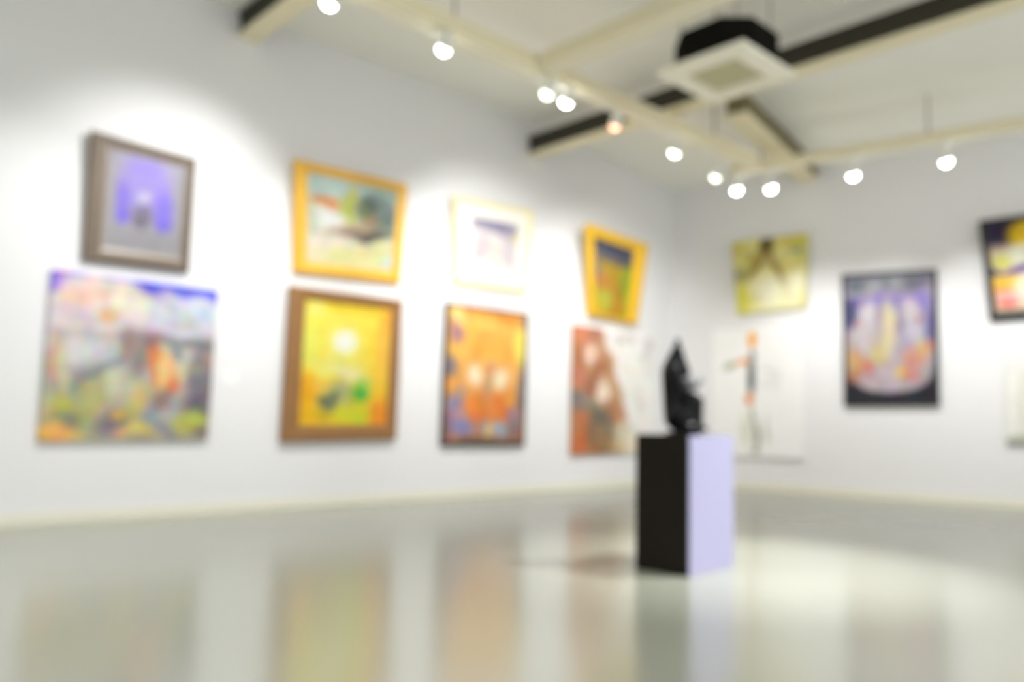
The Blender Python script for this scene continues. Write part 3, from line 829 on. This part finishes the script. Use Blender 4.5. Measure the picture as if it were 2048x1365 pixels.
# --- white canvas with a thin figure (far wall, low, behind the pedestal)
p = Picture('canvas_picture', 'tall white canvas with a thin dark and orange standing figure, beside the sculpture', RW,
            [(0.729, 2.50), (2.17, 2.48), (2.146, 0.49), (0.726, 0.485)], (0.485, 0.04, 0.0), 'unframed canvases')
img = paint((254, 254, 252), [
    (.45, .08, .046, .05, 0, (250, 165, 10), 1., .3), (.45, .125, .028, .03, 0, (240, 140, 40), .9, .5), (.45, .165, .022, .022, 0, (236, 196, 170), .9, .5), (.46, .20, .035, .02, 30, (110, 112, 112), .8, .6),
    (.33, .262, .09, .020, -14, (244, 178, 128), .95, .6), (.37, .258, .05, .020, -14, (240, 150, 80), .95, .6), (.22, .285, .05, .026, -26, (140, 150, 110), .95, .6), (.17, .30, .05, .035, -20, (176, 184, 160), .6, .7),
    (.44, .36, .042, .15, 2, (102, 108, 108), .95, .5), (.45, .42, .03, .08, 0, (70, 78, 82), .9, .6), (.43, .30, .03, .05, 10, (120, 110, 100), .8, .6),
    (.42, .545, .045, .05, 0, (236, 168, 118), .95, .5), (.41, .56, .02, .03, 0, (206, 120, 90), .9, .6), (.45, .64, .03, .05, 0, (206, 206, 190), .8, .6), (.47, .74, .022, .09, -4, (150, 156, 138), .9, .6), (.50, .84, .03, .09, 0, (130, 136, 122), .9, .6), (.60, .77, .018, .10, 0, (196, 198, 184), .8, .6), (.62, .84, .02, .06, 0, (186, 190, 172), .8, .6), (.48, .95, .04, .03, 0, (160, 164, 140), .9, .6), (.38, .80, .08, .14, 0, (216, 218, 202), .7, .7),
    (.60, .32, .14, .015, 20, (222, 222, 224), .8, .7), (.70, .40, .07, .10, 0, (224, 224, 226), .7, .7), (.58, .42, .05, .05, 0, (228, 228, 230), .7, .7)], 181, 96, 0.012, 5)
p.sheet('canvas', p.inset(0, 0, 0, 0), img, 0.0, PM, 0.035, gain=1.0)

# --- dark bordered portrait picture (far wall)
p = Picture('framed_picture', 'black edged tall picture of pale ovals round a cream column, alone on the far wall', RW,
            [(2.724, 3.241), (3.978, 3.21), (3.966, 1.309), (2.727, 1.29)], (1.29, 0.05, 0.0), 'framed pictures on the far wall')
p.ring('frame', (.05, .05, .05, .06), [(0, -0.045), (0, 0.004), (.5, .01), (1, .004), (1, -.03)], M['frame_black'])
p.board('backing', (.02, .02, .02, .02), -0.046, -0.03, M['canvas_back'])
def base_p5(u, v):
    img = np.ones(u.shape + (3,)) * np.array([186, 172, 186.])
    dark = np.array([34, 34, 46.])
    e = np.sqrt(((u - .5) / .53) ** 2 + np.clip((v - .60) / .33, 0, 9) ** 4)
    t = np.clip((e - .93) / .12, 0, 1)[..., None]
    return img * (1 - t) + dark * t
img = paint(base_p5, [
    (.5, .04, .6, .09, 0, (128, 130, 146), .95, .5), (.35, .08, .10, .05, 0, (176, 178, 190), .8, .6), (.60, .06, .08, .04, 0, (186, 188, 196), .8, .6), (.84, .08, .10, .05, 0, (112, 116, 138), .8, .6), (.10, .08, .10, .06, 0, (92, 104, 116), .8, .6),
    (.5, .21, .42, .06, 0, (146, 130, 212), .95, .5), (.15, .22, .12, .06, 0, (130, 116, 176), .8, .6), (.88, .22, .10, .08, 0, (150, 128, 220), .9, .6), (.06, .30, .07, .12, 0, (62, 60, 112), .95, .6), (.96, .42, .05, .14, 0, (96, 90, 156), .9, .6),
    (.27, .30, .12, .10, 0, (216, 208, 214), .95, .5), (.73, .29, .11, .09, 0, (216, 206, 216), .95, .5), (.40, .34, .04, .12, 0, (160, 146, 178), .8, .6), (.62, .34, .04, .12, 0, (156, 142, 176), .8, .6), (.5, .44, .08, .22, 0, (236, 222, 178), 1., .45),
    (.22, .48, .12, .12, 0, (214, 206, 210), .95, .5), (.15, .38, .06, .05, 0, (200, 150, 150), .7, .6), (.80, .45, .12, .10, 0, (206, 204, 218), .9, .5), (.84, .37, .03, .03, 0, (176, 96, 110), .8, .6), (.70, .55, .08, .05, 0, (176, 170, 196), .8, .6), (.38, .55, .07, .10, 0, (200, 186, 176), .8, .6),
    (.38, .64, .10, .10, 0, (222, 206, 140), .9, .6), (.10, .68, .09, .10, 0, (226, 176, 108), .95, .6), (.24, .72, .08, .06, 0, (216, 130, 106), .9, .6), (.60, .66, .08, .06, 0, (200, 186, 196), .8, .6), (.78, .66, .12, .09, 10, (230, 156, 140), .95, .6), (.88, .60, .08, .07, 0, (232, 186, 130), .9, .6), (.66, .77, .055, .045, 0, (250, 172, 80), 1., .5), (.58, .79, .05, .04, 0, (240, 206, 130), .8, .6), (.76, .80, .07, .05, 0, (222, 140, 130), .8, .6), (.96, .57, .03, .04, 0, (226, 120, 90), .8, .6),
    (.44, .78, .10, .06, 0, (206, 196, 208), .9, .6), (.25, .83, .14, .05, 8, (206, 170, 176), .9, .6), (.07, .80, .06, .05, 0, (190, 120, 70), .8, .6), (.5, .87, .26, .04, 0, (204, 186, 200), .9, .6)], 201, 88, 0.02, 20)
p.sheet('canvas', p.inset(.048, .048, .048, .058), soften(img, .06), -0.002, PM, gain=G)

# --- black framed bright picture, leaning, cut by the frame of the photo (far wall)
p = Picture('framed_picture', 'black framed picture of yellow, violet and pink patches leaning out, cut off at right', RW,
            [(4.51, 3.805), (5.88, 3.845), (5.84, 2.49), (4.597, 2.447)], (2.447, 0.06, 0.057), 'framed pictures on the far wall')
p.ring('frame', (.085, .075, .085, .12), [(0, -0.055), (0, 0.0), (.2, .012), (.7, .01), (1, -.008), (1, -.045)], M['frame_black'])
p.board('backing', (.02, .02, .02, .02), -0.057, -0.044, M['canvas_back'])
img = paint((236, 214, 178), [
    (.10, .05, .26, .20, 0, (50, 42, 78), 1., .4), (.34, .14, .17, .14, -24, (246, 206, 40), 1., .35), (.60, .15, .20, .12, 0, (240, 200, 60), .9, .5), (.24, .38, .20, .09, -24, (228, 228, 206), 1., .4), (.12, .45, .09, .07, 0, (224, 220, 100), .95, .6), (.45, .36, .12, .08, -20, (206, 206, 190), .9, .6),
    (.30, .53, .22, .045, -18, (92, 62, 152), 1., .45), (.05, .56, .06, .04, 0, (60, 44, 90), .9, .6), (.12, .67, .13, .07, -8, (250, 206, 70), 1., .5), (.10, .76, .10, .04, 0, (250, 166, 74), .9, .6), (.14, .86, .12, .07, 0, (246, 182, 172), 1., .5), (.14, .93, .12, .04, 0, (238, 112, 112), .95, .5), (.42, .76, .17, .16, 0, (240, 236, 226), .95, .5), (.30, .70, .05, .06, 0, (246, 226, 180), .8, .6),
    (.75, .6, .2, .2, 0, (150, 120, 190), .8, .6), (.8, .85, .2, .12, 0, (240, 150, 110), .8, .6)], 221, 72, 0.02, 12)
p.sheet('canvas', p.inset(.08, .07, .08, .115), img, -0.012, PM, gain=G)
wires(p)

# --- white canvas cut off at the right (far wall, low)
p = Picture('canvas_picture', 'white canvas with faint grey marks and a painted bottom shadow at the right edge, below the leaning black frame', RW,
            [(4.768, 2.13), (5.75, 2.13), (5.72, 0.815), (4.735, 0.815)], (0.815, 0.04, 0.0), 'unframed canvases')
img = paint((238, 238, 232), [(.18, .55, .08, .35, 0, (220, 222, 212), .9, .7), (.5, .3, .2, .2, 0, (210, 210, 206), .7, .7), (.15, .97, .2, .05, 0, (170, 176, 160), .95, .5), (.4, .9, .2, .05, 0, (190, 194, 180), .8, .6), (.10, .2, .05, .1, 20, (226, 224, 228), .8, .6)], 241, 48, 0.02, 6)  # grey strokes along the bottom paint in the shadow there
p.sheet('canvas', p.inset(0, 0, 0, 0), img, 0.0, PM, 0.035, gain=1.0)

# --- small wall labels beside the large square canvas
def card(label, s, z, w, h, rows):
    c = LW.p(s, z - h / 2, 0)
    root = thing('picture_label', label, 'label', c, 'white cards beside the square canvas')
    bm = bmesh.new()
    add_box(bm, (0.003, 0, h / 2), (0.006, w, h), None, 0.001)
    from_bm('card', bm, M['card'], root)
    return root
card('upper of two small white wall cards right of the square canvas', 3.455, 1.617, 0.14, 0.12, 4)
card('lower of two small white wall cards right of the square canvas', 3.465, 1.345, 0.14, 0.12, 3)

# ------------------------------------------------------------------ light from the rest of the hall
w = bpy.data.worlds.new('hall')
scn.world = w
w.use_nodes = True
bg = w.node_tree.nodes['Background']
bg.inputs['Color'].default_value = (0.98, 0.99, 1.0, 1)
bg.inputs['Strength'].default_value = 0.42

# ------------------------------------------------------------------ camera
cd = bpy.data.cameras.new('camera')
cam = bpy.data.objects.new('camera', cd)
COL.objects.link(cam)
pitch, roll, yaw = 0.0968329, 0.0226908, CAMYAW
cy, sy, cp, sp = math.cos(yaw), math.sin(yaw), math.cos(pitch), math.sin(pitch)
F = V((-sy * cp, cy * cp, sp))
R0 = V((cy, sy, 0))
U0 = R0.cross(F)
cr, sr = math.cos(roll), math.sin(roll)
R2 = R0 * cr + U0 * sr
U2 = -R0 * sr + U0 * cr
cam.matrix_world = Matrix(((R2.x, U2.x, -F.x, 0), (R2.y, U2.y, -F.y, 0), (R2.z, U2.z, -F.z, 1.0), (0, 0, 0, 1)))
cd.sensor_width = 36
cd.lens = 1600 / 2048 * 36
cd.clip_start = 0.01
cd.dof.use_dof = True
cd.dof.focus_distance = 0.53
cd.dof.aperture_fstop = 3.2
scn.camera = cam

scn.view_settings.view_transform = 'Standard'
scn.view_settings.look = 'None'
scn.view_settings.gamma = 1
scn.view_settings.exposure = 1.61
scn.view_settings.use_curve_mapping = False
scn.cycles.use_denoising = True
scn.cycles.use_adaptive_sampling = True
scn.cycles.adaptive_threshold = 0.04
scn.cycles.max_bounces = 8
scn.cycles.diffuse_bounces = 5
scn.cycles.glossy_bounces = 3
scn.cycles.sample_clamp_indirect = 8
